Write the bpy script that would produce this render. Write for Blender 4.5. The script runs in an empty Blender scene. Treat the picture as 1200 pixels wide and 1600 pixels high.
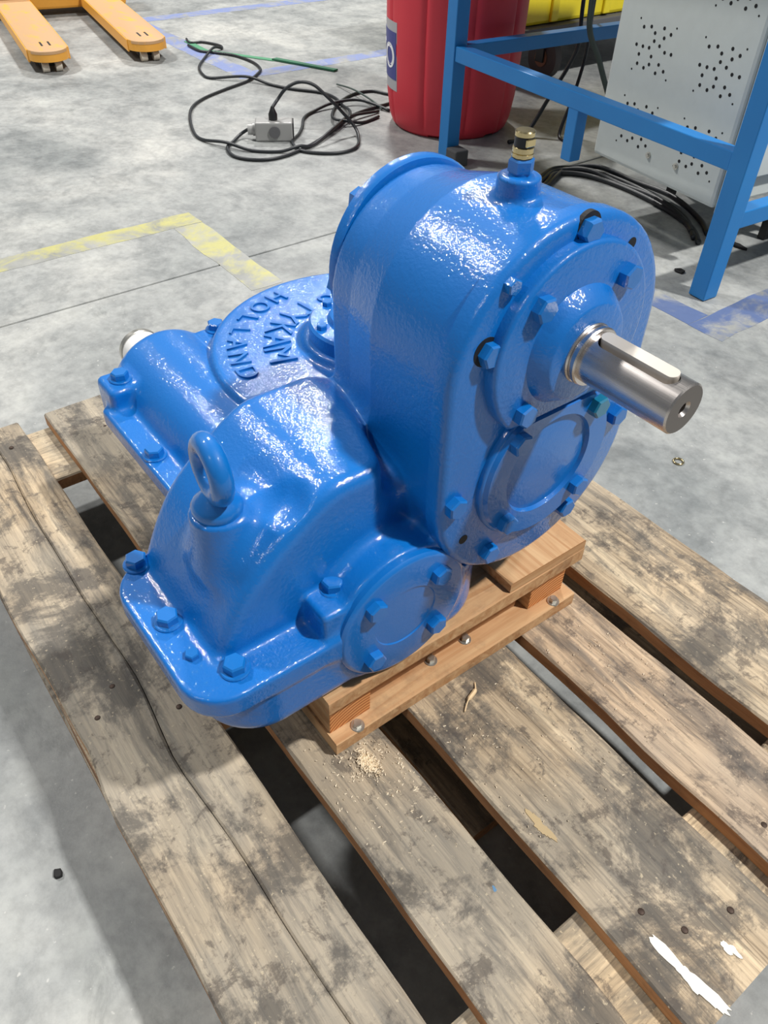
import bpy, bmesh, math, random
import numpy as np
from mathutils import Matrix, Vector, Euler
random.seed(7); rng = np.random.default_rng(7)
scene = bpy.context.scene
col = scene.collection

# ------------------------------------------------------------------ camera
# world: millimetre measurements / 1000; X along the pallet boards, Y across, Z up
cam_d = bpy.data.cameras.new('camera'); cam = bpy.data.objects.new('camera', cam_d); col.objects.link(cam)
F_PX, AZ, EL, ROLL = 1229.757, 2.4733088, -0.74911957, 0.03389414
fw = Vector((math.cos(EL)*math.cos(AZ), math.cos(EL)*math.sin(AZ), math.sin(EL)))
rt = fw.cross(Vector((0, 0, 1))).normalized(); up = rt.cross(fw)
r2 = rt*math.cos(ROLL)+up*math.sin(ROLL); u2 = -rt*math.sin(ROLL)+up*math.cos(ROLL)
cam.matrix_world = Matrix(((r2.x, u2.x, -fw.x, 1.17176), (r2.y, u2.y, -fw.y, -0.02254), (r2.z, u2.z, -fw.z, 0.92146), (0, 0, 0, 1)))
cam_d.sensor_fit = 'VERTICAL'; cam_d.sensor_height = 36.0; cam_d.lens = 36.0*F_PX/1600.0
cam_d.clip_start = 0.02; cam_d.clip_end = 100
scene.camera = cam
# ------------------------------------------------------------------ world, lamps, exposure
world = bpy.data.worlds.new('hall_light'); scene.world = world; world.use_nodes = True
world.node_tree.nodes['Background'].inputs[0].default_value = (0.90, 0.95, 1.0, 1)
world.node_tree.nodes['Background'].inputs[1].default_value = 0.17
def high_bay(name, x, y, z, power, sx, sy, color=(1, 0.98, 0.95)):
    d = bpy.data.lights.new(name, 'AREA'); d.shape = 'RECTANGLE'; d.size = sx; d.size_y = sy; d.energy = power; d.color = color
    o = bpy.data.objects.new(name, d); o.location = (x, y, z); col.objects.link(o)   # points straight down
    return o
high_bay('high_bay_lamp', 4.0, 3.0, 7.0, 820, 0.4, 0.4)
high_bay('high_bay_lamp', -5.0, -1.5, 7.0, 560, 0.35, 0.9)
high_bay('high_bay_lamp', -6.0, 5.0, 7.0, 680, 0.4, 0.9)
high_bay('high_bay_lamp', 1.3, -6.5, 7.0, 160, 0.8, 0.8)  # added fill lamp behind the camera, no known fixture there
scene.view_settings.view_transform = 'Standard'; scene.view_settings.look = 'None'
scene.view_settings.gamma = 1.0; scene.view_settings.use_curve_mapping = False
scene.view_settings.exposure = 0.0

# ------------------------------------------------------------------ helpers
def mesh_from(name, verts, faces, mats=(), smooth=False, midx=None, scale=0.001):
    me = bpy.data.meshes.new(name)
    me.from_pydata([(v[0]*scale, v[1]*scale, v[2]*scale) for v in verts], [], faces)
    for m in mats: me.materials.append(m)
    if midx is not None: me.polygons.foreach_set('material_index', midx)
    if smooth: me.polygons.foreach_set('use_smooth', [True]*len(me.polygons))
    me.update()
    return me
def link(name, me, parent=None, loc=None):
    o = bpy.data.objects.new(name, me); col.objects.link(o)
    if parent is not None:
        o.parent = parent
        if parent.type == 'EMPTY': o.matrix_parent_inverse = Matrix.Translation(-parent.location)
    if loc is not None: o.location = loc
    return o
def tag(o, label=None, cat=None, group=None, kind=None):
    if label: o['label'] = label
    if cat: o['category'] = cat
    if group: o['group'] = group
    if kind: o['kind'] = kind
    return o
def thing(name, loc, label, cat, group=None):
    o = bpy.data.objects.new(name, None); col.objects.link(o); o.location = loc; o.empty_display_size = 0.05
    return tag(o, label, cat, group)
class MB:
    """collects shapes (mm) and builds one mesh object"""
    def __init__(s): s.v = []; s.f = []; s.m = []
    def add(s, v, f, mi=0):
        b = len(s.v); s.v += [tuple(p) for p in v]; s.f += [tuple(i+b for i in q) for q in f]; s.m += [mi]*len(f)
    def box(s, x0, x1, y0, y1, z0, z1, c=0.0, mi=0):
        """box with chamfered edges"""
        if c <= 0:
            v = [(x, y, z) for x in (x0, x1) for y in (y0, y1) for z in (z0, z1)]
            s.add(v, [(0, 1, 3, 2), (4, 6, 7, 5), (0, 4, 5, 1), (2, 3, 7, 6), (0, 2, 6, 4), (1, 5, 7, 3)], mi); return
        bm = bmesh.new(); bmesh.ops.create_cube(bm, size=1.0)
        for q in bm.verts: q.co = Vector(((x0+x1)/2+q.co.x*(x1-x0), (y0+y1)/2+q.co.y*(y1-y0), (z0+z1)/2+q.co.z*(z1-z0)))
        bmesh.ops.bevel(bm, geom=bm.edges[:], offset=c, segments=2, affect='EDGES', profile=0.5)
        bm.verts.index_update()
        s.add([q.co[:] for q in bm.verts], [[q.index for q in f.verts] for f in bm.faces], mi); bm.free()
    def lathe(s, prof, axis='z', c=(0, 0, 0), n=48, mi=0, cap=True):
        """prof: list of (radius, height)"""
        v = []; f = []
        for r, h in prof:
            for k in range(n):
                a = 2*math.pi*k/n; p, q = r*math.cos(a), r*math.sin(a)
                if axis == 'z': v.append((c[0]+p, c[1]+q, c[2]+h))
                elif axis == 'x': v.append((c[0]+h, c[1]+p, c[2]+q))
                else: v.append((c[0]+q, c[1]+h, c[2]+p))
        for i in range(len(prof)-1):
            for k in range(n):
                k2 = (k+1) % n; f.append((i*n+k, i*n+k2, (i+1)*n+k2, (i+1)*n+k))
        if cap:
            f.append(tuple(reversed(range(n)))); f.append(tuple((len(prof)-1)*n+k for k in range(n)))
        s.add(v, f, mi)
    def prism(s, poly, x0, x1, bev=0, axis='x', mi=0):
        """poly: (a,b) outline; extruded along the axis from x0 to x1 with a rounded front (x1) edge"""
        pts = np.array(poly, float); n = len(pts)
        if (np.sum(pts[:, 0]*np.roll(pts[:, 1], -1)-pts[:, 1]*np.roll(pts[:, 0], -1))) < 0: pts = pts[::-1]
        t = np.roll(pts, -1, 0)-np.roll(pts, 1, 0); t /= np.linalg.norm(t, axis=1)[:, None]+1e-9
        nrm = np.stack([t[:, 1], -t[:, 0]], 1)
        lay = [(0, x0)]
        if bev > 0: lay += [(bev*(1-math.cos(a)), x1-bev*(1-math.sin(a))) for a in (0, .5, 1.0, math.pi/2)]
        else: lay += [(0, x1)]
        v = []; f = []
        for ins, h in lay:
            for q in pts-nrm*ins:
                v.append((h, q[0], q[1]) if axis == 'x' else (q[0], q[1], h))
        for i in range(len(lay)-1):
            for k in range(n): f.append((i*n+k, i*n+(k+1) % n, (i+1)*n+(k+1) % n, (i+1)*n+k))
        f.append(tuple(reversed(range(n)))); f.append(tuple((len(lay)-1)*n+k for k in range(n)))
        s.add(v, f, mi)
    def tube(s, pts, r, n=10, mi=0, closed=False):
        P = [Vector(p) for p in pts]; m = len(P); v = []; f = []; prev = None
        for i in range(m):
            a = P[(i+1) % m] if (closed or i < m-1) else P[i]; b = P[i-1] if (closed or i > 0) else P[i]
            t = (a-b).normalized()
            if prev is None: u = t.orthogonal().normalized()
            else: u = (prev-t*prev.dot(t)).normalized()
            prev = u; w = t.cross(u)
            rr = r[i] if isinstance(r, (list, tuple)) else r
            for k in range(n):
                g = 2*math.pi*k/n; v.append(P[i]+u*rr*math.cos(g)+w*rr*math.sin(g))
        for i in range(m if closed else m-1):
            j = (i+1) % m
            for k in range(n): f.append((i*n+k, i*n+(k+1) % n, j*n+(k+1) % n, j*n+k))
        if not closed:
            f.append(tuple(reversed(range(n)))); f.append(tuple((m-1)*n+k for k in range(n)))
        s.add(v, f, mi)
    def build(s, name, mats, parent=None, smooth=False, angle=None):
        if not isinstance(mats, (list, tuple)): mats = [mats]
        me = mesh_from(name, s.v, s.f, mats, smooth or angle is not None, s.m)
        o = link(name, me, parent)
        if angle is not None:
            bm = bmesh.new(); bm.from_mesh(me)
            for e in bm.edges:
                e.smooth = not (len(e.link_faces) == 2 and e.calc_face_angle(0) > math.radians(angle))
            bm.to_mesh(me); bm.free()
        return o
def rrect(x0, x1, y0, y1, r, n=8):
    out = []
    for cx, cy, a0 in ((x1-r, y1-r, 0), (x0+r, y1-r, 90), (x0+r, y0+r, 180), (x1-r, y0+r, 270)):
        for k in range(n+1):
            a = math.radians(a0+90*k/n); out.append((cx+r*math.cos(a), cy+r*math.sin(a)))
    return out
def obround(c1, c2, r, n=28):
    """outline around two centres, c1 above c2"""
    out = []
    for k in range(n+1):
        a = math.pi*k/n; out.append((c1[0]+r*math.cos(a), c1[1]+r*math.sin(a)))
    for k in range(n+1):
        a = math.pi+math.pi*k/n; out.append((c2[0]+r*math.cos(a), c2[1]+r*math.sin(a)))
    return out
def smooth_path(pts, sub=8):
    P = [Vector(p) for p in pts]; out = []
    for i in range(len(P)-1):
        p0 = P[max(i-1, 0)]; p1 = P[i]; p2 = P[i+1]; p3 = P[min(i+2, len(P)-1)]
        for k in range(sub):
            t = k/sub
            out.append(0.5*((2*p1)+(p2-p0)*t+(2*p0-5*p1+4*p2-p3)*t*t+(3*p1-p0-3*p2+p3)*t**3))
    out.append(P[-1]); return out

# ------------------------------------------------------------------ materials
class NT:
    def __init__(s, name):
        s.mat = bpy.data.materials.new(name); s.mat.use_nodes = True; s.t = s.mat.node_tree
        s.b = s.t.nodes['Principled BSDF']
    def n(s, typ, **kw):
        q = s.t.nodes.new(typ)
        for k, v in kw.items():
            if k.startswith('i_'): q.inputs[k[2:].replace('_', ' ')].default_value = v
            else: setattr(q, k, v)
        return q
    def l(s, a, b): s.t.links.new(a, b)
    def coord(s, scale=(1, 1, 1), kind='Object', rot=(0, 0, 0)):
        c = s.n('ShaderNodeTexCoord'); m = s.n('ShaderNodeMapping'); m.inputs['Scale'].default_value = scale; m.inputs['Rotation'].default_value = rot
        s.l(c.outputs[kind], m.inputs['Vector']); return m.outputs['Vector']
    def noise(s, vec, scale, detail=4, rough=0.55, dist=0.0):
        q = s.n('ShaderNodeTexNoise'); q.inputs['Scale'].default_value = scale; q.inputs['Detail'].default_value = detail
        q.inputs['Roughness'].default_value = rough; q.inputs['Distortion'].default_value = dist
        if vec is not None: s.l(vec, q.inputs['Vector'])
        return q.outputs['Fac']
    def ramp(s, fac, stops):
        q = s.n('ShaderNodeValToRGB'); e = q.color_ramp.elements
        while len(e) < len(stops): e.new(0.5)
        for k, (p, c) in enumerate(stops):
            e[k].position = p; e[k].color = c if len(c) == 4 else (*c, 1)
        s.l(fac, q.inputs['Fac']); return q.outputs['Color']
    def mix(s, fac, a, b, mode='MIX'):
        q = s.n('ShaderNodeMix'); q.data_type = 'RGBA'; q.blend_type = mode
        for val, i in ((fac, 0), (a, 6), (b, 7)):
            if isinstance(val, (int, float)): q.inputs[i].default_value = val
            elif isinstance(val, tuple): q.inputs[i].default_value = val if len(val) == 4 else (*val, 1)
            else: s.l(val, q.inputs[i])
        return q.outputs[2]
    def math(s, op, a, b=None):
        q = s.n('ShaderNodeMath'); q.operation = op
        for val, i in ((a, 0), (b, 1)):
            if val is None: continue
            if isinstance(val, (int, float)): q.inputs[i].default_value = val
            else: s.l(val, q.inputs[i])
        return q.outputs[0]
    def bump(s, h, strength, dist):
        q = s.n('ShaderNodeBump'); q.inputs['Strength'].default_value = strength; q.inputs['Distance'].default_value = dist
        s.l(h, q.inputs['Height']); s.l(q.outputs['Normal'], s.b.inputs['Normal']); return q
    def set(s, **kw):
        for k, v in kw.items():
            i = s.b.inputs[k.replace('_', ' ')]
            if isinstance(v, (int, float)): i.default_value = v
            elif isinstance(v, tuple): i.default_value = v if len(v) == 4 else (*v, 1)
            else: s.l(v, i)
        return s
def plain(name, c, rough=0.5, metal=0.0, **kw):
    q = NT(name)
    v = q.coord(); f = q.noise(v, 35, 3)
    q.set(Base_Color=q.mix(q.math('MULTIPLY', f, 0.35), tuple(c), tuple(x*0.72 for x in c)), Roughness=rough, Metallic=metal, **kw)
    return q.mat
def srgb(r, g, b):
    def c(x):
        x /= 255; return x/12.92 if x <= 0.04045 else ((x+0.055)/1.055)**2.4
    return (c(r), c(g), c(b))

def blue_paint(name, c1, c2, fine=1.0):
    q = NT(name); v = q.coord()
    big = q.noise(v, 6, 3); pe = q.noise(v, 190, 2, 0.5); cast = q.noise(v, 420, 2, 0.6)
    q.set(Base_Color=q.mix(big, c1, c2), Roughness=0.5, Coat_Weight=1.0, Coat_Roughness=0.045, Specular_IOR_Level=0.25)
    h = q.math('ADD', q.math('MULTIPLY', pe, 0.8), q.math('MULTIPLY', cast, 0.45))
    bp = q.n('ShaderNodeBump'); bp.inputs['Strength'].default_value = 0.54*fine; bp.inputs['Distance'].default_value = 0.0016
    q.l(h, bp.inputs['Height']); q.l(bp.outputs['Normal'], q.b.inputs['Coat Normal'])          # lacquer surface
    bp2 = q.n('ShaderNodeBump'); bp2.inputs['Strength'].default_value = 0.2*fine; bp2.inputs['Distance'].default_value = 0.0014
    q.l(h, bp2.inputs['Height']); q.l(bp2.outputs['Normal'], q.b.inputs['Normal'])
    return q.mat
M = {}
M['blue'] = blue_paint('cast_blue_enamel', srgb(0, 113, 196), srgb(0, 101, 184))
M['blue_smooth'] = blue_paint('smooth_blue_enamel', srgb(0, 111, 192), srgb(0, 100, 182), 0.45)
M['bolt'] = blue_paint('blue_bolt_enamel', srgb(0, 115, 194), srgb(0, 98, 178), 0.4)
M['teal'] = blue_paint('bare_green_blue_bolt', srgb(12, 120, 150), srgb(10, 104, 140), 0.4)
M['steel'] = NT('machined_steel')
v = M['steel'].coord((1, 40, 40)); f = M['steel'].noise(v, 30, 4)
M['steel'].set(Base_Color=M['steel'].mix(M['steel'].noise(M['steel'].coord(), 25, 4), srgb(222, 218, 214), srgb(190, 180, 174)), Metallic=1.0, Roughness=M['steel'].math('ADD', M['steel'].math('MULTIPLY', f, 0.18), 0.2)); M['steel'] = M['steel'].mat
M['key'] = plain('key_steel', srgb(226, 218, 206), 0.42, 0.45)
M['zinc'] = plain('zinc_screw', srgb(205, 203, 195), 0.3, 0.9)
M['brass'] = plain('nickel_brass', srgb(214, 196, 150), 0.2, 1.0)
M['black'] = plain('black_plastic', srgb(26, 26, 28), 0.4)
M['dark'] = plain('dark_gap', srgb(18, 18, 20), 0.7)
M['white'] = plain('white_plastic', srgb(240, 240, 238), 0.5)
M['frame'] = NT('blue_frame_paint'); q = M['frame']
q.set(Base_Color=q.mix(q.noise(q.coord(), 9, 4), srgb(32, 126, 196), srgb(26, 114, 184)), Roughness=0.42); q.bump(q.noise(q.coord(), 300, 2), 0.1, 0.0006); M['frame'] = q.mat
M['grey_cable'] = plain('grey_green_cable', srgb(74, 88, 84), 0.5)
M['cable'] = plain('black_cable_rubber', srgb(34, 38, 42), 0.45)

def concrete():
    q = NT('worn_concrete'); v = q.coord()
    a = q.noise(v, 1.6, 6, 0.62, 0.4); b = q.noise(v, 8.0, 8, 0.72, 0.25); c = q.noise(v, 45, 5, 0.65); d = q.noise(q.coord((1, 2.2, 1)), 3.2, 8, 0.72, 0.5); e = q.noise(v, 380, 2, 0.6)
    base = q.ramp(a, [(0.32, srgb(124, 128, 128)), (0.52, srgb(158, 160, 158)), (0.70, srgb(182, 182, 177))])
    k = q.ramp(b, [(0.36, (0.70, 0.71, 0.72)), (0.52, (1.0, 1.0, 1.0)), (0.68, (1.17, 1.17, 1.15))])
    base = q.mix(1.0, base, k, 'MULTIPLY')
    k2 = q.ramp(c, [(0.3, (0.80, 0.80, 0.80)), (0.55, (1.0, 1.0, 1.0)), (0.75, (1.08, 1.08, 1.07))])
    base = q.mix(1.0, base, k2, 'MULTIPLY')
    st = q.ramp(d, [(0.60, (0, 0, 0)), (0.70, (1, 1, 1))])
    base = q.mix(q.math('MULTIPLY', st, 0.45), base, srgb(84, 88, 88))
    sp = q.ramp(q.noise(v, 120, 3, 0.5), [(0.69, (0, 0, 0)), (0.74, (1, 1, 1))])
    base = q.mix(q.math('MULTIPLY', sp, 0.5), base, srgb(205, 204, 198))
    q.set(Base_Color=base, Roughness=q.math('ADD', q.math('MULTIPLY', b, 0.35), 0.36), Specular_IOR_Level=0.4)
    q.bump(q.math('ADD', q.math('MULTIPLY', c, 0.6), q.math('MULTIPLY', e, 0.3)), 0.25, 0.002)
    return q.mat
M['concrete'] = concrete()
def floor_paint(name, c, wear):
    q = NT(name); v = q.coord()
    a = q.noise(v, 9, 7, 0.68, 0.5); b = q.noise(v, 60, 4)
    base = q.mix(b, c, tuple(x*0.8 for x in c))
    conc = q.ramp(q.noise(v, 7, 6, 0.6), [(0.3, srgb(128, 130, 128)), (0.7, srgb(172, 172, 166))])
    w = q.ramp(a, [(wear, (1, 1, 1)), (wear+0.16, (0, 0, 0))])
    q.set(Base_Color=q.mix(w, base, conc), Roughness=0.5); return q.mat
M['yellow_line'] = floor_paint('worn_yellow_floor_paint', srgb(190, 186, 122), 0.43)
M['blue_line'] = floor_paint('worn_blue_floor_paint', srgb(128, 142, 188), 0.38)
M['blue_line_dark'] = floor_paint('worn_dark_blue_floor_paint', srgb(98, 116, 158), 0.36)

def old_wood(name, axis='x', tint=(1, 1, 1), stain=0.62):
    """grey brown pallet wood, long grain along the axis, with oil and dirt stains"""
    q = NT(name)
    sc = (2.0, 26, 26) if axis == 'x' else (26, 2.0, 26)
    sc2 = (6.0, 150, 150) if axis == 'x' else (150, 6.0, 150)
    g = q.noise(q.coord(sc), 1.6, 6, 0.65, 0.5); fine = q.noise(q.coord(sc2), 1.6, 6, 0.7)
    v = q.coord(); blot = q.noise(v, 9, 9, 0.74, 0.3); blot2 = q.noise(v, 30, 8, 0.74, 0.3); spk = q.noise(v, 210, 3, 0.6); big = q.noise(v, 3.3, 3)
    T = lambda c: tuple(min(1, a*b) for a, b in zip(srgb(*c), tint))
    long_ = q.noise(q.coord((7, 30, 30) if axis == 'x' else (30, 7, 30)), 1.0, 7, 0.7, 0.6)
    base = q.ramp(g, [(0.28, T((112, 102, 90))), (0.42, T((158, 142, 120))), (0.56, T((190, 172, 146))), (0.74, T((214, 198, 170)))])
    base = q.mix(1.0, base, q.ramp(fine, [(0.34, (0.42, 0.41, 0.40)), (0.48, (0.92, 0.92, 0.92)), (0.66, (1.16, 1.16, 1.13))]), 'MULTIPLY')
    base = q.mix(q.math('MULTIPLY', q.ramp(big, [(0.40, (0, 0, 0)), (0.60, (1, 1, 1))]), 0.6), base, T((150, 148, 140)))
    sl = q.ramp(long_, [(0.50, (0, 0, 0)), (0.62, (1, 1, 1))])
    base = q.mix(q.math('MULTIPLY', sl, 0.66), base, T((96, 94, 90)))
    s1 = q.ramp(blot, [(stain-0.12, (0, 0, 0)), (stain-0.04, (1, 1, 1))])
    base = q.mix(q.math('MULTIPLY', s1, 0.74), base, T((76, 74, 72)))
    s2 = q.ramp(blot2, [(0.55, (0, 0, 0)), (0.62, (1, 1, 1))])
    base = q.mix(q.math('MULTIPLY', s2, 0.66), base, T((78, 72, 68)))
    s3 = q.ramp(spk, [(0.64, (0, 0, 0)), (0.72, (1, 1, 1))])
    base = q.mix(q.math('MULTIPLY', s3, 0.45), base, T((214, 200, 172)))
    q.set(Base_Color=base, Roughness=0.72, Specular_IOR_Level=0.3)
    q.bump(q.math('ADD', q.math('MULTIPLY', g, 0.8), q.math('MULTIPLY', fine, 0.5)), 0.45, 0.0025)
    return q.mat
def new_wood(name, axis='x', c1=(214, 176, 132), c2=(178, 128, 84), dirt=0.35):
    q = NT(name)
    sc = (3.0, 60, 60) if axis == 'x' else (60, 3.0, 60)
    g = q.noise(q.coord(sc), 1.4, 5, 0.6, 0.8); fine = q.noise(q.coord(tuple(x*4 for x in sc)), 1.4, 3); d = q.noise(q.coord(), 22, 6, 0.66)
    base = q.ramp(g, [(0.30, srgb(*c2)), (0.65, srgb(*c1))])
    base = q.mix(q.math('MULTIPLY', fine, 0.3), base, srgb(140, 96, 62))
    base = q.mix(q.math('MULTIPLY', q.ramp(d, [(0.52, (0, 0, 0)), (0.70, (1, 1, 1))]), dirt), base, srgb(86, 66, 52))
    q.set(Base_Color=base, Roughness=0.65, Specular_IOR_Level=0.3); q.bump(g, 0.3, 0.0012); return q.mat
def end_grain(name, cy, cz):
    """growth rings around a centre outside the beam"""
    q = NT(name); v = q.coord()
    m = q.n('ShaderNodeMapping'); m.inputs['Location'].default_value = (0, -cy, -cz); q.l(v, m.inputs['Vector'])
    w = q.n('ShaderNodeTexWave', wave_type='RINGS', rings_direction='X'); w.inputs['Scale'].default_value = 62; w.inputs['Distortion'].default_value = 2.2; w.inputs['Detail'].default_value = 2; w.inputs['Detail Scale'].default_value = 0.6
    q.l(m.outputs['Vector'], w.inputs['Vector'])
    q.set(Base_Color=q.ramp(w.outputs['Fac'], [(0.2, srgb(226, 160, 98)), (0.85, srgb(170, 98, 52))]), Roughness=0.7); return q.mat
M['wood_x'] = old_wood('weathered_pallet_wood', tint=(1.02, 0.99, 0.95)); M['wood_x2'] = old_wood('weathered_pallet_wood_pinkish', tint=(1.06, 0.97, 0.93), stain=0.68)
M['wood_side'] = new_wood('raw_pallet_board_edge', 'x', (194, 148, 104), (150, 106, 72), 0.45)
M['wood_y'] = old_wood('weathered_cross_board_wood', 'y', (1.25, 1.18, 1.05), 0.75)
M['block_wood'] = new_wood('pallet_block_wood', 'x', (150, 108, 72), (112, 78, 52), 0.6)
M['pine_y'] = new_wood('pine_crate_board', 'y'); M['pine_x'] = new_wood('pine_crate_beam', 'x')
M['pine_dark'] = new_wood('pine_crate_board_dirty', 'y', (196, 152, 108), (150, 102, 66), 0.6)

# ------------------------------------------------------------------ floor
def slab(x0, x1, y0, y1):
    m = MB(); m.box(x0, x1, y0, y1, -120, 0, 3); o = m.build('floor', M['concrete']); tag(o, kind='structure'); return o
tag(slab(-592, 4000, -5000, 6000), 'grey worn concrete floor slab under the pallet'); tag(slab(-9000, -597, -5000, 6000), 'grey worn concrete floor slab behind the joint')
jf = MB(); jf.box(-599, -590, -5000, 6000, -60, -12); tag(jf.build('trim_1', M['dark']), 'dark filler in the joint between the floor slabs', kind='structure')
def strip(poly, mat, label, z=0.6, name='floor_marking', cat='floor marking', group=None):
    m = MB(); m.prism(poly, 0.05, z, 0, axis='z'); return tag(m.build(name, mat), label, cat, group)
def wavy(x0, x1, y0, y1, seed, amp=4, step=60):
    r = random.Random(seed); out = []
    n = max(2, int(abs(x1-x0)/step)); k = max(2, int(abs(y1-y0)/step))
    for i in range(n): out.append((x0+(x1-x0)*i/n, y0+r.uniform(-amp, amp)))
    for i in range(k): out.append((x1+r.uniform(-amp, amp), y0+(y1-y0)*i/k))
    for i in range(n): out.append((x1+(x0-x1)*i/n, y1+r.uniform(-amp, amp)))
    for i in range(k): out.append((x0+r.uniform(-amp, amp), y1+(y0-y1)*i/k))
    return out
strip(wavy(-938, -858, -1200, 892, 1), M['yellow_line'], 'worn yellow floor line running left from the corner')
strip(wavy(-858, -425, 805, 892, 2), M['yellow_line'], 'short worn yellow floor line running from the corner toward the gearbox')
strip(wavy(-3290, -3190, 1600, 3400, 3), M['blue_line'], 'pale blue floor line farthest back, beyond the fork tips')
strip(wavy(-3190, -2045, 1690, 1790, 4), M['blue_line'], 'pale blue floor line beside the right fork tip, under the cable loop')
strip(wavy(-2135, -2045, 1792, 2900, 5), M['blue_line'], 'pale blue floor line running behind the red drum')
strip(wavy(-500, 292, 1565, 1640, 6), M['blue_line_dark'], 'dark blue floor line in front of the bench leg')
strip(wavy(292, 385, 1565, 2900, 7), M['blue_line_dark'], 'dark blue floor line at the right edge, past the bench leg')

# ------------------------------------------------------------------ pallet
pal = thing('pallet', (0.6, 0.4, 0), 'large weathered wooden pallet carrying the blue gearbox', 'pallet')
def wobble(seed, n, amp):
    r = np.random.default_rng(seed); a = r.normal(0, 1, n+12); k = np.array([1, 3, 5, 3, 1.])/13
    a = np.convolve(np.convolve(a, k, 'same'), k, 'same')[6:6+n]; return a*amp*2.2
def board(name, parent, x0, x1, y0, y1, z0, z1, axis='x', seed=0, amp=1.5, mats=None, n=26, yl=None, yr=None, ch=1.8, side=(7, 3)):
    """a sawn board whose long edges waver; yl, yr: explicit edge curves"""
    L0, L1 = (x0, x1) if axis == 'x' else (y0, y1); A0, A1 = (y0, y1) if axis == 'x' else (x0, x1)
    a = wobble(seed, n+1, amp)+A0 if yl is None else yl; b = wobble(seed+50, n+1, amp)+A1 if yr is None else yr
    dz = wobble(seed+90, n+1, amp*0.5); r = random.Random(seed); v = []; f = []; mi = []
    for i in range(n+1):
        t = L0+(L1-L0)*i/n; c1 = ch+abs(r.gauss(0, .7)); c2 = ch+abs(r.gauss(0, .7))
        sec = [(a[i], z0+ch), (a[i]+ch, z0), (b[i]-ch, z0), (b[i], z0+ch), (b[i], z1-c2+dz[i]), (b[i]-c2, z1+dz[i]), (a[i]+c1, z1+dz[i]), (a[i], z1-c1+dz[i])]
        e = 0
        if i == 0: e = r.uniform(-2, 2)
        if i == n: e = r.uniform(-2, 2)
        for s_, z in sec: v.append((t+e, s_, z) if axis == 'x' else (s_, t+e, z))
    for i in range(n):
        for k in range(8):
            k2 = (k+1) % 8; f.append((i*8+k, i*8+k2, (i+1)*8+k2, (i+1)*8+k)); mi.append(1 if k in side else 0)
    f.append(tuple(range(8))); f.append(tuple(n*8+k for k in reversed(range(8)))); mi += [1, 1]
    if axis == 'x': f = [tuple(reversed(q)) for q in f]
    me = mesh_from(name, v, f, mats, False, mi); bm = bmesh.new(); bm.from_mesh(me); bmesh.ops.recalc_face_normals(bm, faces=bm.faces); bm.to_mesh(me); bm.free()
    return link(name, me, parent)
OW = [M['wood_x'], M['wood_side']]; OW2 = [M['wood_x2'], M['wood_side']]
NB = 40
xs = np.linspace(2, 1198, NB+1)
# outer board is split lengthwise: two pieces with a wandering crack between them
crack = np.interp(xs, [0, 250, 420, 560, 700, 850, 1000, 1200], [92, 86, 82, 88, 76, 84, 88, 92])+wobble(3, NB+1, 1.6)
lft = np.interp(xs, [0, 400, 600, 640, 700, 1200], [6, 1, 6, 8, 0, 0])+wobble(4, NB+1, 1.5)
b = board('deck_board', pal, 2, 1198, 0, 0, 121, 144, 'x', 1, 1, OW, NB, yl=lft, yr=crack-0.5, side=(7,)); b['label'] = 'outer half of the split left deck board'
b = board('deck_board', pal, 0, 1201, 0, 0, 121, 143, 'x', 2, 1, OW, NB, side=(3,), yl=crack+0.5, yr=np.full(NB+1, 140.)+wobble(5, NB+1, 1.5)); b['label'] = 'inner half of the split left deck board'
board('deck_board', pal, 2, 1196, 181, 279, 122, 144, 'x', 11, 1.6, OW, NB)
board('deck_board', pal, 0, 1199, 319, 471, 122, 144, 'x', 21, 1.6, OW, NB)
board('deck_board', pal, 3, 1200, 501, 609, 122, 144, 'x', 31, 1.6, OW2, NB)
board('deck_board', pal, 0, 1198, 638, 800, 122, 144, 'x', 41, 1.6, OW, NB)
for k, (a, b_) in enumerate(((6, 148), (528, 672), (1060, 1200))):
    board('stringer_board', pal, a, b_, 2, 798, 100, 122, 'y', 60+k, 1.2, [M['wood_y'], M['wood_side']], 20)
for k, (a, b_) in enumerate(((2, 102), (328, 472), (698, 798))):
    board('bottom_board', pal, 0, 918 if k == 1 else 1200, a, b_, 0.2, 22, 'x', 70+k, 1.2, OW, 20)
for a, b_ in ((6, 148), (528, 672), (1058, 1200)):
    for c, d in ((4, 102), (328, 472), (698, 796)):
        m = MB(); m.box(a, b_, c, d, 0.5 if (c == 328 and a > 1000) else 22, 100, 2.5); m.build('block', M['block_wood'], pal)
# nail heads in the deck
nail = MB(); nail.lathe([(3.4, 0), (3.4, 0.6), (2.8, 1.0), (0.4, 1.1)], n=12); nail_me = mesh_from('nail', nail.v, nail.f, [plain('rusty_nail', srgb(70, 56, 48), 0.6, 0.6)], True)
for u, v in ((1120, 60), (1150, 115), (1090, 210), (1140, 255), (1100, 360), (1150, 430), (1135, 380), (1120, 530), (1155, 585), (600, 30), (640, 110), (570, 60), (60, 215), (90, 250), (70, 40), (60, 110), (1110, 690), (600, 740), (640, 690)):
    link('nail', nail_me, pal, (u/1000, v/1000, 0.1437))
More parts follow.
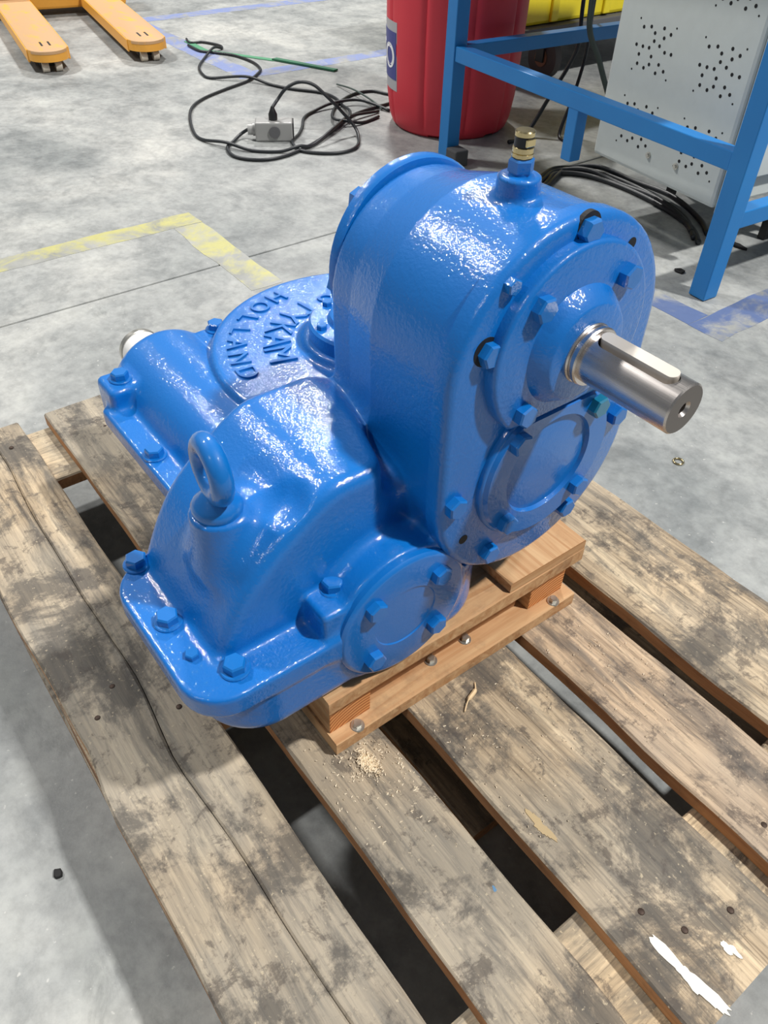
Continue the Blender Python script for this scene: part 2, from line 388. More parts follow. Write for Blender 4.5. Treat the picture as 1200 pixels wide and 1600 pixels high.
# dried paint on the boards
def blotch(name, cx, cy, lx, ly, seed, mat, z=144.3, th=0.5, rot=0.0):
    r = random.Random(seed); n = 44; pts = []
    ph = [r.uniform(0, 6.28) for _ in range(5)]
    for k in range(n):
        a = 2*math.pi*k/n; w = r.uniform(0.86, 1.1)+sum(0.30/(j+1)*math.sin((j+2)*a+ph[j]) for j in range(5)); x, y = lx*w*math.cos(a), ly*w*math.sin(a)
        pts.append((cx+x*math.cos(rot)-y*math.sin(rot), cy+x*math.sin(rot)+y*math.cos(rot)))
    m = MB(); m.prism(pts, z-2.0, z+th, 0, axis='z'); return m.build(name, mat, pal)
M['white_smear'] = plain('dried_white_paint', srgb(236, 232, 220), 0.6); M['blue_smear'] = plain('dried_blue_paint', srgb(96, 140, 176), 0.6)
blotch('paint_smear', 1160, 351, 36, 7, 1, M['white_smear'], rot=0.02)['label'] = 'long white paint smear'
blotch('paint_smear', 1170, 400, 9, 4, 2, M['white_smear'])
blotch('paint_smear', 984, 343, 15, 6, 8, plain('bare_tan_patch', srgb(196, 172, 130), 0.7))['label'] = 'bare tan patch'
blotch('paint_smear', 1019, 266, 8, 4, 3, M['blue_smear']); blotch('paint_smear', 1005, 262, 5, 2, 4, M['blue_smear'])

# ------------------------------------------------------------------ small crate between gearbox and pallet
cr = thing('crate_base', (0.55, 0.4, 0.144), 'small pine crate base with hex screws between gearbox and pallet', 'crate')
CW = [M['pine_y'], M['pine_x']]
CX = 797
board('bottom_board', cr, CX-95, CX, 222, 588, 145, 165, 'y', 201, 0.5, CW, 12, ch=1.0)
board('bottom_board', cr, 520, 600, 222, 588, 145, 165, 'y', 205, 0.5, CW, 12, ch=1.0)
for k, (a, b_) in enumerate(((222, 276), (520, 580))):
    m = MB(); m.box(525, CX-16, a, b_, 165, 226, 1.2, 0)
    o = m.build('beam', [M['pine_x'], end_grain('beam_end_grain_%d' % k, (a+b_)/2000+0.02, 0.125)], cr)
    for pl in o.data.polygons:
        if pl.normal.x > 0.9: pl.material_index = 1
m = MB(); m.box(525, CX-30, 284, 512, 165, 200, 1.2); m.build('filler_beam', M['pine_dark'], cr)
board('top_board', cr, CX-118, CX-2, 215, 588, 226, 247, 'y', 211, 0.6, CW, 12, ch=1.0)
for k, a in enumerate((525,)):
    board('top_board', cr, a, a+110, 215, 588, 226, 247, 'y', 215+k, 0.6, CW, 12, ch=1.0)
board('deck_piece', cr, 640, CX-4, 462, 586, 247, 262, 'x', 221, 0.6, [M['pine_x'], M['pine_y']], 12, ch=1.0)
def hexbolt(af, h, flange=0.0, fh=2.0, n_seg=1):
    m = MB(); r = af/2/math.cos(math.pi/6)
    def ring(rr, z, n=6, ph=0): return [(rr*math.cos(2*math.pi*k/n+ph), rr*math.sin(2*math.pi*k/n+ph), z) for k in range(n)]
    z0 = 0
    if flange: m.lathe([(flange, -1), (flange, fh*0.6), (flange*0.93, fh)], n=24); z0 = fh
    rings = [ring(r, z0-1), ring(r, z0+h*0.82), ring(r*0.86, z0+h)]
    v = sum(rings, []); f = []
    for i in range(2):
        for k in range(6): f.append((i*6+k, i*6+(k+1) % 6, (i+1)*6+(k+1) % 6, (i+1)*6+k))
    f.append(tuple(12+k for k in range(6))); f.append(tuple(reversed(range(6)))); m.add(v, f)
    return m
scr = hexbolt(9, 6, 8, 1.5); scr_me = mesh_from('hex_screw', scr.v, scr.f, [M['zinc']])
for u, v in ((790, 252), (770, 372), (770, 425), (790, 556)):
    o = link('hex_screw', scr_me, cr, (u/1000, v/1000, 0.165)); o.rotation_euler = (0.06, 0.04, random.uniform(0, 1)); o['label'] = 'zinc hex head screw'

# ------------------------------------------------------------------ gearbox castings, modelled as a smooth distance field
gb = thing('gearbox', (0.55, 0.4, 0.247), 'large glossy blue cast iron worm gearbox on the pallet', 'gearbox')
H = 3.0
GX = np.arange(258, 812, H, dtype=np.float32); GY = np.arange(70, 726, H, dtype=np.float32); GZ = np.arange(236, 724, H, dtype=np.float32)
X = GX[:, None, None]; Y = GY[None, :, None]; Z = GZ[None, None, :]
def smin(a, b, k):
    h = np.clip(0.5+0.5*(b-a)/k, 0, 1); return b*(1-h)+a*h-k*h*(1-h)
def smax(a, b, k): return -smin(-a, -b, k)
def rbox(x0, x1, y0, y1, z0, z1, r):
    qx = np.abs(X-(x0+x1)/2)-(x1-x0)/2+r; qy = np.abs(Y-(y0+y1)/2)-(y1-y0)/2+r; qz = np.abs(Z-(z0+z1)/2)-(z1-z0)/2+r
    return np.sqrt(np.maximum(qx, 0)**2+np.maximum(qy, 0)**2+np.maximum(qz, 0)**2)+np.minimum(np.maximum(qx, np.maximum(qy, qz)), 0)-r
def cylx(cy, cz, r, x0, x1, rd=3.0):
    d2 = np.sqrt((Y-cy)**2+(Z-cz)**2)-r+rd; dx = np.abs(X-(x0+x1)/2)-(x1-x0)/2+rd
    return np.minimum(np.maximum(d2, dx), 0)+np.sqrt(np.maximum(d2, 0)**2+np.maximum(dx, 0)**2)-rd
def cylz(cx, cy, r, z0, z1, rd=3.0, taper=0.0):
    d2 = np.sqrt((X-cx)**2+(Y-cy)**2)-(r+taper*(z1-Z))+rd; dz = np.abs(Z-(z0+z1)/2)-(z1-z0)/2+rd
    return np.minimum(np.maximum(d2, dz), 0)+np.sqrt(np.maximum(d2, 0)**2+np.maximum(dz, 0)**2)-rd
def slabx(x0, x1): return np.abs(X-(x0+x1)/2)-(x1-x0)/2
# --- tower: obround section that narrows to the rear
def seg2(c1, c2):
    a = np.array(c1, np.float32); b = np.array(c2, np.float32); ab = b-a
    h = np.clip(((Y-a[0])*ab[0]+(Z-a[1])*ab[1])/(ab@ab), 0, 1)
    return np.sqrt((Y-a[0]-ab[0]*h)**2+(Z-a[1]-ab[1]*h)**2)
T1, T2 = (453, 566), (455, 447)
rx = np.interp(GX, [600, 640, 690, 812], [99, 104, 117, 119]).astype(np.float32)[:, None, None]
tower = smax(seg2(T1, T2)-rx, slabx(603, 792), 6)
boss = cylz(737, 444, 17.5, 650, 700, 3, 0.03); tower = smin(tower, boss, 5)
# --- gear case: arch section along X, flange and sump
def halfplane(p0, p1):
    # outside of the line p0->p1 (left hand side is inside) in YZ
    dx, dy = p1[0]-p0[0], p1[1]-p0[1]; L = math.hypot(dx, dy)
    return ((Y-p0[0])*dy-(Z-p0[1])*dx)/L
arch = None
AP = [(352, 300), (352, 470), (334, 485), (246, 484), (210, 461), (178, 436), (150, 400), (112, 310)]
for i in range(len(AP)-1):
    hp = halfplane(AP[i], AP[i+1]); arch = hp if arch is None else smax(arch, hp, 12)
arch = np.maximum(arch, 318-Z)
case = smax(smax(arch, X-756, 16), 592-X, 14); case = smax(case, 0.94*(Y-(306+(756-X)*0.34)), 14)
web = rbox(600, 746, 300, 400, 300, 446, 16); case = smin(case, web, 22)
fl = rbox(598, 796, 87, 420, 312, 340, 3)
r2d = np.sqrt(np.maximum(np.abs(X-694)-102+44, 0)**2+np.maximum(np.abs(Y-300)-215+44, 0)**2)-44
fl = smax(smax(r2d, np.abs(Z-326)-14, 6), Y-250, 3)
sump = np.sqrt(np.maximum(np.abs(X-701)-91+62, 0)**2+np.maximum(np.abs(Y-270)-164+62, 0)**2)-62+np.minimum(np.maximum(np.abs(X-701)-29, np.abs(Y-270)-102), 0)
sump = smax(smax(sump, 249-Z, 20), Z-332, 4); sump = np.maximum(sump, 249-Z)
case = smin(case, smin(fl, sump, 8), 9)
LC = (303, 325)
case = smin(case, cylx(LC[0], LC[1], 79, 690, 791, 4), 14)
case = smin(case, rbox(728, 791, 214, 272, 300, 373, 5), 6)
case = smin(case, smax(cylz(694, 172, 26, 396, 458, 4, 0.0), -1000, 1), 32)
pocket = np.sqrt(((X-729)/1.0)**2+((Y-206)/1.0)**2+((Z-484)/0.95)**2)-30
case = smax(case, -pocket, 9)
# --- worm case: barrel, flange, round wheel housing
WA = (298, 325)
barrel = smax(np.sqrt((Y-WA[0])**2+np.maximum(Z-WA[1]+8, 0)**2)-76, slabx(272, 640), 18)
barrel = np.maximum(barrel, 312-Z)
worm = barrel
ff = rbox(322, 640, 192, 420, 312, 338, 5); worm = smin(worm, ff, 9)
for yy, zt in ((226, 366), (366, 384)): worm = smin(worm, rbox(292, 342, yy-24, yy+24, 312, zt, 8), 10)
WC = (464, 497)
wheel = cylz(WC[0], WC[1], 194, 300, 402, 7, 0.06); worm = smin(worm, wheel, 5)
worm = smin(worm, cylz(WC[0], WC[1], 78, 385, 412, 4, 0.25), 8)
worm = smin(worm, cylz(WC[0], WC[1], 178, 249, 330, 6, 0.0), 6); worm = smin(worm, rbox(345, 640, 222, 420, 249, 330, 12), 8)
all_d = smin(smin(tower, case, 18), worm, 8)
lab = np.argmin(np.stack([np.broadcast_to(a, all_d.shape) for a in (tower, case, worm)]), 0).astype(np.int8)
def surface_nets(D, lab):
    sg = D < 0
    c = np.zeros(tuple(n-1 for n in D.shape), np.int8)
    offs = [(i, j, k) for i in (0, 1) for j in (0, 1) for k in (0, 1)]
    sl = lambda o: tuple(slice(o[a], D.shape[a]-1+o[a]) for a in range(3))
    for o in offs: c += sg[sl(o)]
    ijk = np.argwhere((c > 0) & (c < 8)); N = len(ijk)
    vals = np.stack([D[ijk[:, 0]+o[0], ijk[:, 1]+o[1], ijk[:, 2]+o[2]] for o in offs], 1)
    acc = np.zeros((N, 3)); cnt = np.zeros(N)
    for a in range(8):
        for b in range(a+1, 8):
            if sum(abs(offs[a][q]-offs[b][q]) for q in range(3)) != 1: continue
            va, vb = vals[:, a], vals[:, b]; m = (va < 0) != (vb < 0); t = np.where(m, va/np.where(m, va-vb, 1), 0)
            pa = np.array(offs[a], float); pb = np.array(offs[b], float)
            acc += np.where(m[:, None], pa+t[:, None]*(pb-pa), 0); cnt += m
    P = ijk+acc/cnt[:, None]
    idx = np.full(c.shape, -1, np.int64); idx[ijk[:, 0], ijk[:, 1], ijk[:, 2]] = np.arange(N)
    quads = []
    for ax in range(3):
        b1, b2 = (ax+1) % 3, (ax+2) % 3
        s0 = [slice(None)]*3; s1 = [slice(None)]*3; s0[ax] = slice(0, -1); s1[ax] = slice(1, None)
        A = sg[tuple(s0)]; B = sg[tuple(s1)]; e = np.argwhere(A != B); e = e[(e[:, b1] > 0) & (e[:, b2] > 0) & (e[:, b1] < c.shape[b1]) & (e[:, b2] < c.shape[b2])]
        ins = A[e[:, 0], e[:, 1], e[:, 2]]
        def cell(d1, d2):
            q = e.copy(); q[:, b1] -= d1; q[:, b2] -= d2; return idx[q[:, 0], q[:, 1], q[:, 2]]
        q = np.stack([cell(1, 1), cell(0, 1), cell(0, 0), cell(1, 0)], 1); q[~ins] = q[~ins][:, ::-1]; quads.append(q)
    quads = np.concatenate(quads)
    # vertex normals from the field gradient
    i0 = ijk; g = np.zeros((N, 3))
    f = P-ijk
    for o, k in zip(offs, range(8)):
        for ax in range(3):
            w = np.ones(N)
            for a2 in range(3):
                if a2 != ax: w = w*np.where(o[a2], f[:, a2], 1-f[:, a2])
            g[:, ax] += w*vals[:, k]*(1 if o[ax] else -1)
    g /= np.linalg.norm(g, axis=1)[:, None]+1e-9
    return P, quads, g, lab[ijk[:, 0], ijk[:, 1], ijk[:, 2]]
P, Q, G, L = surface_nets(np.ascontiguousarray(all_d), lab)
P = P*H+np.array([GX[0], GY[0], GZ[0]])
fl_ = L[Q].max(1)
parts = {}
for k, nm in enumerate(('tower_housing', 'gear_case', 'worm_case')):
    q = Q[fl_ == k]; used, inv = np.unique(q, return_inverse=True)
    me = bpy.data.meshes.new(nm); me.from_pydata((P[used]*0.001).tolist(), [], inv.reshape(-1, 4).tolist()); me.materials.append(M['blue'])
    me.polygons.foreach_set('use_smooth', [True]*len(me.polygons)); me.update()
    me.normals_split_custom_set_from_vertices(G[used].tolist())
    parts[nm] = link(nm, me, gb)
del X, Y, Z, tower, case, worm, all_d, lab, arch, web, fl, sump, barrel, wheel, boss, pocket, ff, r2d

# --- bolted-on parts
bm_ = hexbolt(19, 9, 0); bolt_me = mesh_from('bolt', bm_.v, bm_.f, [M['bolt']])
bw_ = hexbolt(19, 9, 14, 2.5); boltw_me = mesh_from('bolt_washer', bw_.v, bw_.f, [M['bolt']])
bt_ = hexbolt(19, 9, 0); boltt_me = mesh_from('bolt_teal', bt_.v, bt_.f, [M['teal']])
bs_ = hexbolt(12, 6, 0); bolts_me = mesh_from('bolt_small', bs_.v, bs_.f, [M['bolt']])
def bolt(p, axis, parent, me=None, spin=None, name='bolt'):
    o = link(name, me or bolt_me, parent, (p[0]/1000, p[1]/1000, p[2]/1000)); s = random.uniform(0, 1.05) if spin is None else spin
    o.rotation_euler = (0, 0, s) if axis == 'z' else (Matrix.Rotation(math.pi/2*(1 if axis == 'x' else -1), 3, 'Y') @ Matrix.Rotation(s, 3, 'Z')).to_euler()
    return o
# front flange plate of the tower
plate = MB(); plate.prism(obround((453, 564), (455, 447), 124), 784, 803, 8, 'x'); pl_o = plate.build('front_flange', M['blue'], gb, angle=40)
for y, z in ((455, 676), (365, 600), (557, 464), (508, 366), (347, 450), (401, 360)): bolt((803, y, z), 'x', gb)
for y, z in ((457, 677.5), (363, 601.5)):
    m = MB(); m.lathe([(12.6, -4), (12.6, 0.4)], 'x', (803, y, z), 28); m.build('recess_shade', M['dark'], pl_o)  # flat dark disc painted in for the shade of the notch around the bolt
bolt((803, 380, 652), 'x', gb, bolts_me)
for y, z in ((365, 397), (516, 650)):
    m = MB(); m.lathe([(5.2, -6), (5.2, 0.35)], 'x', (803, y, z), 20); m.build('bolt_hole', M['dark'], pl_o)
def cutdisc(cy, cz, r, zcut, keep_above, n=72):
    out = []
    for k in range(n):
        a = 2*math.pi*k/n; y, z = r*math.cos(a), r*math.sin(a)
        lim = zcut-cz
        if keep_above and z < lim: y, z = (y*lim/z, lim) if abs(y*lim/z) < math.sqrt(r*r-lim*lim) else (y, z)
        if (not keep_above) and z > lim: y, z = (y*lim/z, lim) if abs(y*lim/z) < math.sqrt(r*r-lim*lim) else (y, z)
        out.append((cy+y, cz+z))
    return out
UC = (453, 583); LWC = (457, 452)
uc = MB(); uc.prism(cutdisc(*UC, 88, 519, True), 803, 815, 4, 'x'); uc.lathe([(54, 814), (52, 817), (43, 829), (41, 830), (24, 830), (24, 822)], 'x', (0, UC[0], UC[1]), 56)
uco = uc.build('bearing_cover', M['blue'], gb, angle=35); uco['label'] = 'upper round cover around the shaft'
for sy, sz in ((1, 1), (-1, 1), (-1, -1), (1, -1)): bolt((815, UC[0]+49*sy, UC[1]+49*sz), 'x', uco)
lw = MB(); lw.prism(cutdisc(*LWC, 83, 517, False), 803, 809, 3, 'x')
ring_o = cutdisc(*LWC, 80, 516, False); n = len(ring_o); ring_i = [(LWC[0]+52*math.cos(2*math.pi*k/n), LWC[1]+52*math.sin(2*math.pi*k/n)) for k in range(n)]
v = [(809, *q) for q in ring_o]+[(813, LWC[0]+(q[0]-LWC[0])*0.97, LWC[1]+(q[1]-LWC[1])*0.97) for q in ring_o]+[(813, LWC[0]+(q[0]-LWC[0])*1.04, LWC[1]+(q[1]-LWC[1])*1.04) for q in ring_i]+[(808.5, *q) for q in ring_i]
lw.add(v, [(i*n+k, i*n+(k+1) % n, (i+1)*n+(k+1) % n, (i+1)*n+k) for i in range(3) for k in range(n)])
lwo = lw.build('bearing_cover', M['blue_smooth'], gb, angle=35); lwo['label'] = 'lower blank cover below the shaft'
for sy, sz in ((-1, 1), (-1, -1), (1, -1)): bolt((813, LWC[0]+49*sy, LWC[1]+48*sz), 'x', lwo)
bolt((813, LWC[0]+51, LWC[1]+48), 'x', lwo, boltt_me)['label'] = 'bolt with greener paint'
lc = MB(); lc.lathe([(76, 784), (76, 796), (74, 798.5), (71, 799.5), (37, 799.5), (36, 798.3), (0.5, 798.3)], 'x', (0, *LC), 72)
lco = lc.build('bearing_cover', M['blue_smooth'], gb, angle=35); lco['label'] = 'low round cover at the front of the gear case'
for sy in (-1, 1):
    for sz in (-1, 1): bolt((799.5, LC[0]+39*sy, LC[1]+37*sz), 'x', lco)
rc = MB(); rc.lathe([(60, 590), (88, 590), (93, 593), (93, 601), (91, 604)], 'x', (0, 452, 580), 64); rco = rc.build('rear_cover', M['blue'], gb, angle=40)
for a in range(6): bolt((590, 452+80*math.cos(a*math.pi/3+.2), 580+80*math.sin(a*math.pi/3+.2)), '-x', rco)
# gear case flange bolts, plug and lug bolts
for x, y in ((599, 117), (684, 110), (768, 134)): bolt((x, y, 340), 'z', gb, boltw_me)
bolt((733, 110, 340), 'z', gb, bolts_me, name='plug')
bolt((763, 243, 372), 'z', gb, boltw_me)
for x, y, z in ((447, 207, 338), (318, 226, 366), (306, 368, 384)): bolt((x, y, z), 'z', gb, boltw_me)
for x, y in ((690, 109), (600, 120)):
    m = MB(); m.lathe([(9, 300), (9, 312)], 'z', (x, y, 0), 6); m.build('nut', M['bolt'], gb)
# wheel hub cover with small bolts
hb = MB(); hb.lathe([(71, 405), (71, 429), (68, 432), (48, 432), (45, 435), (44, 439), (40, 441), (0.5, 441)], 'z', (*WC, 0), 64)
hbo = hb.build('hub_cover', M['blue'], gb, angle=35)
for k in range(6):
    a = math.radians(200+60*k); bolt((WC[0]+59*math.cos(a), WC[1]+59*math.sin(a), 432), 'z', hbo, bolts_me)
# raised lettering around the wheel housing, tops toward the hub
def letter(ch, size, a_deg, rad, parent):
    cu = bpy.data.curves.new('letter', 'FONT'); cu.body = ch; cu.size = size; cu.extrude = 0.0013; cu.bevel_depth = 0.0; cu.align_x = 'CENTER'; cu.align_y = 'CENTER'; cu.extrude = 0.002
    t = bpy.data.objects.new('letter_tmp', cu); col.objects.link(t); dg = bpy.context.evaluated_depsgraph_get()
    me = bpy.data.meshes.new_from_object(t.evaluated_get(dg)); bpy.data.objects.remove(t); bpy.data.curves.remove(cu)
    me.materials.clear(); me.materials.append(M['blue_smooth'])
    a = math.radians(a_deg); o = link('raised_letter', me, parent, ((WC[0]+rad*math.cos(a))/1000, (WC[1]+rad*math.sin(a))/1000, 0.4025))
    o.rotation_euler = (0, 0, a+math.pi/2); return o
for i, ch in enumerate('HOLLAND'): letter(ch, 0.036, 193+11.8*i, 162, parts['worm_case'])
for i, ch in enumerate('STYKAM'): letter(ch, 0.050, 172+16.5*i, 113, parts['worm_case'])
# output shaft with keyway, key and sealing rings
RS = 21.6
sh = MB(); sh.lathe([(5.0, 906), (5.0, 924), (6.8, 926.6), (RS-1.4, 926.6), (RS, 925.2), (RS, 812)], 'x', (0, *UC), 72, cap=False)
me = mesh_from('shaft', sh.v, sh.f+[], [M['steel'], plain('shaft_end_dark_reflection', srgb(120, 114, 110), 0.45, 0.8)]); bm = bmesh.new(); bm.from_mesh(me)  # end face gets a darker colour for the dark surroundings it would mirror
bmesh.ops.holes_fill(bm, edges=[e for e in bm.edges if e.is_boundary]); bmesh.ops.recalc_face_normals(bm, faces=bm.faces); bm.to_mesh(me); bm.free()
sho = link('shaft', me, gb)
KA = math.radians(100); ky, kz = math.cos(KA), math.sin(KA)
def slotmesh(x0, x1, w, h0, h1):
    m = MB(); m.prism(rrect(x0, x1, -w/2, w/2, w/2-0.01, 10), h0, h1, 0.0, 'z')
    out = [(x, UC[0]+h*ky-s_*kz, UC[1]+h*kz+s_*ky) for x, s_, h in m.v]; return out, m.f
v, f = slotmesh(842, 917, 15.6, 14, 30)
cut_me = mesh_from('slot_cut', v, f); bm = bmesh.new(); bm.from_mesh(cut_me); bmesh.ops.recalc_face_normals(bm, faces=bm.faces); bm.to_mesh(cut_me); bm.free()
cut = bpy.data.objects.new('slot_cut', cut_me); col.objects.link(cut)
tmp = bpy.data.objects.new('shaft_tmp', me); col.objects.link(tmp)
md = tmp.modifiers.new('b', 'BOOLEAN'); md.object = cut; md.operation = 'DIFFERENCE'; md.solver = 'EXACT'
dg = bpy.context.evaluated_depsgraph_get(); nm = bpy.data.meshes.new_from_object(tmp.evaluated_get(dg)); nm.name = 'shaft'
sho.data = nm; bpy.data.objects.remove(tmp); bpy.data.objects.remove(cut)
bm = bmesh.new(); bm.from_mesh(nm)
for fc in bm.faces:
    fc.smooth = True
    if fc.normal.x > 0.8: fc.material_index = 1
for e in bm.edges: e.smooth = not (len(e.link_faces) == 2 and e.calc_face_angle(0) > 0.5)
bm.to_mesh(nm); bm.free()
v, f = slotmesh(842.4, 915, 11.4, 15, 24.4); v = [(x, y, z) for x, y, z in v]
# the key sits to one side of its slot
kme = mesh_from('key', [(x, y+kz*2.0, z-ky*2.0) for x, y, z in v], f, [M['key']]); bm = bmesh.new(); bm.from_mesh(kme); bmesh.ops.recalc_face_normals(bm, faces=bm.faces); bm.to_mesh(kme); bm.free()
link('key', kme, sho)['label'] = 'light steel key in the shaft slot'
rg = MB(); rg.lathe([(22, 820), (26.5, 820), (26.5, 831), (25.6, 832.4), (24.2, 832.6), (24.2, 834.6), (25.6, 835), (25.8, 838), (24.8, 839.5), (21.7, 839.6)], 'x', (0, *UC), 64); rg.build('shaft_collar', M['steel'], sho, angle=30)
# breather on the tower
br = MB(); br.lathe([(9, 699), (9, 706)], 'z', (737, 444, 0), 24); bro = br.build('breather', M['bolt'], gb, angle=30)
m = hexbolt(18, 9); m.v = [(x+737, y+444, z+703) for x, y, z in m.v]; m.build('hex_nut', M['bolt'], bro)
m = MB(); m.lathe([(7, 711), (7, 713), (8.6, 713.2), (8.6, 715.5), (7.8, 716), (8.4, 716.4), (8.4, 720), (7.2, 720.6)], 'z', (737, 444, 0), 32); m.build('brass_ring', M['brass'], bro, angle=30)
m = MB(); m.lathe([(7, 720), (7.6, 720.6), (7.6, 727.4), (6.8, 728)], 'z', (737, 444, 0), 32); m.build('breather_sleeve', M['black'], bro, angle=30)
m = MB(); m.lathe([(6.6, 727.5), (7.8, 728), (7.8, 731), (7.0, 732), (0.4, 732.2)], 'z', (737, 444, 0), 32); m.build('brass_cap', M['brass'], bro, angle=30)
m = MB(); m.box(743.2, 745.2, 439, 448, 721.5, 727, 0.4); m.build('window', M['brass'], bro)
# lifting eye
ey = MB(); ey.lathe([(21, 455), (22.5, 458), (22.5, 465), (20, 469), (13, 476), (9, 480)], 'z', (694, 172, 0), 40); eyo = ey.build('lifting_eye', M['bolt'], gb, angle=40)
rp = [(694+23*math.cos(a)*math.cos(-0.10), 172+23*math.cos(a)*math.sin(-0.10), 502+23*math.sin(a)) for a in (2*math.pi*k/40 for k in range(40))]
m = MB(); m.tube(rp, 10.2, 16, closed=True); m.build('eye_ring', M['bolt'], eyo, smooth=True)
# worm shaft end with a white protective cap
wc = MB(); wc.lathe([(15, 300), (15, 220)], 'x', (0, *WA), 32); wso = wc.build('worm_shaft', M['steel'], gb, angle=30)
wc = MB(); wc.lathe([(29, 285), (29, 206), (27, 202), (12, 200), (0.5, 200)], 'x', (0, *WA), 40); wc.build('shaft_cap', M['white'], wso, angle=35)['label'] = 'white plastic shaft cap'
wc = MB(); wc.lathe([(27, 196), (29.6, 196), (30, 203), (29, 204)], 'x', (0, *WA), 40); wc.build('cap_ring', M['zinc'], wso, angle=35)
gb.rotation_euler = (0, 0, 0)
#BG
# ------------------------------------------------------------------ background: workbench frame
def oriented(m, ox, oy, ang):
    c, s = math.cos(ang), math.sin(ang); m.v = [(ox+x*c-y*s, oy+x*s+y*c, z) for x, y, z in m.v]; return m
FA = math.atan2(-88, 1082)
wb = thing('workbench_frame', (-0.31, 1.8, 0), 'blue square-tube workbench frame behind the gearbox', 'workbench')
def bar(name, a0, a1, b0, b1, z0, z1, mat=None, c=2.5, parent=None):
    m = MB(); m.box(a0, a1, b0, b1, z0, z1, c); oriented(m, -860, 1800, FA); return m.build(name, mat or M['frame'], parent or wb)
for a in (0, 1086):
    for b_ in (0, 1000): bar('leg', a-24, a+24, b_-24, b_+24, 2, 850)
bar('rail', 24, 1062, -20, 20, 298, 340); bar('rail', 24, 1062, 980, 1020, 298, 340)
bar('rail', -20, 20, 24, 976, 298, 338); bar('rail', 1066, 1106, 24, 976, 172, 212)
bar('hanger', 535, 573, -19, 19, 168, 300)
for b_ in (0, 1000): bar('rail', 24, 1062, b_-20, b_+20, 808, 850)
for a in (0, 1086): bar('rail', a-20, a+20, 24, 976, 808, 850)
bar('tabletop', -60, 1146, 60, 1060, 850, 885, plain('grey_laminate_top', srgb(150, 152, 150), 0.5), 4)
fb = bar('foot_block', 26, 82, -30, 22, 0.5, 52, plain('dusty_dark_rubber', srgb(78, 78, 80), 0.8), 5); fb['label'] = 'dark block beside the leg foot'

# ------------------------------------------------------------------ white cabinet with vent holes under the bench
CA = math.atan2(-57, 446)
cb = thing('control_cabinet', (-0.1, 2.05, 0), 'white sheet metal cabinet with clustered vent holes under the bench', 'cabinet')
M['cab'] = plain('white_powder_coat', srgb(206, 212, 208), 0.45)
def cpart(m, name, mat, parent=None, **kw): oriented(m, -340, 1888, CA); return m.build(name, mat, parent or cb, **kw)
m = MB(); m.box(0, 452, 0, 400, 152, 780, 10); body = cpart(m, 'body', M['cab'], smooth=False)
m = MB(); m.box(455, 478, 6, 34, 142, 780, 3); cpart(m, 'corner_post', M['cab'])
m = MB(); m.box(455, 472, 36, 398, 220, 775, 3); cpart(m, 'side_panel', M['cab'])
for a, b_ in ((40, 300), (400, 300), (40, 360), (400, 360)):
    m = MB(); m.box(a, a+24, b_, b_+24, 1, 153, 2); cpart(m, 'leg', M['black'])
motif = [(78,500),(94,484),(119,489),(135,478),(162,493),(201,500),(187,484),(168,473),(138,461),(81,443),(104,443),(126,444),(159,454),(96,424),(139,427),(180,444),(202,444),(97,403),(122,398),(138,409),(170,415),(190,404),(165,395),(205,388),(82,387)]
small = {(78, 500), (201, 500), (205, 388), (82, 387)}
for da in (0, 216):
    for dz in (-177, 0, 177):
        m = MB()
        for a, z in motif:
            r = 2.4 if (a, z) in small else 4.2
            m.lathe([(r, -0.5), (r, 0.5)], 'y', (a+da, 0, z+dz), 12)
        cpart(m, 'vent_holes', M['dark'], body)
for a, z in ((208, 209), (307, 211)):
    m = MB(); m.lathe([(8, -3), (8, 1)], 'y', (a, 0, z), 18); m.lathe([(4.5, -7), (4.5, -2)], 'y', (a, 0, z), 6); cpart(m, 'cabinet_bolt', M['zinc'], body)

# ------------------------------------------------------------------ red drum
dr = thing('plastic_drum', (-1.16, 2.06, 0), 'red ribbed plastic drum with a blue label behind the bench leg', 'drum')
DC = (-1160, 2060)
def drum_r(z): return float(np.interp(z, [0, 12, 40, 110, 260, 520, 760, 800], [196, 208, 219, 229, 236, 242, 238, 226]))
def flute(a):  # shallow vertical grooves round the wall
    x = (a/(2*math.pi)*9+0.15) % 1.0; return -7*math.exp(-((x-0.5)/0.045)**2)
v = []; f = []; n = 180; zs = [1, 6, 12, 25, 40, 70, 110, 180, 260, 380, 520, 640, 740, 780, 800]
for z in zs:
    for k in range(n):
        a = 2*math.pi*k/n; r = drum_r(z)+flute(a)*min(1, z/40)
        zz = z
        if z <= 6: zz = z+ (14 if (k//6) % 5 == 0 else 0)
        v.append((DC[0]+r*math.cos(a), DC[1]+r*math.sin(a), zz))
for i in range(len(zs)-1):
    for k in range(n): f.append((i*n+k, i*n+(k+1) % n, (i+1)*n+(k+1) % n, (i+1)*n+k))
f.append(tuple((len(zs)-1)*n+k for k in range(n))); f.append(tuple(reversed(range(n))))
m = MB(); m.add(v, f); M['red'] = NT('red_plastic'); q = M['red']
q.set(Base_Color=q.mix(q.noise(q.coord(), 7, 5), srgb(222, 60, 74), srgb(204, 48, 64)), Roughness=0.5); M['red'] = q.mat
drum = m.build('drum_body', M['red'], dr, angle=50)
m = MB(); m.lathe([(232, 795), (246, 797), (246, 822), (236, 828), (0.5, 828)], 'z', (*DC, 0), 64); m.build('lid', M['black'], dr, angle=40)
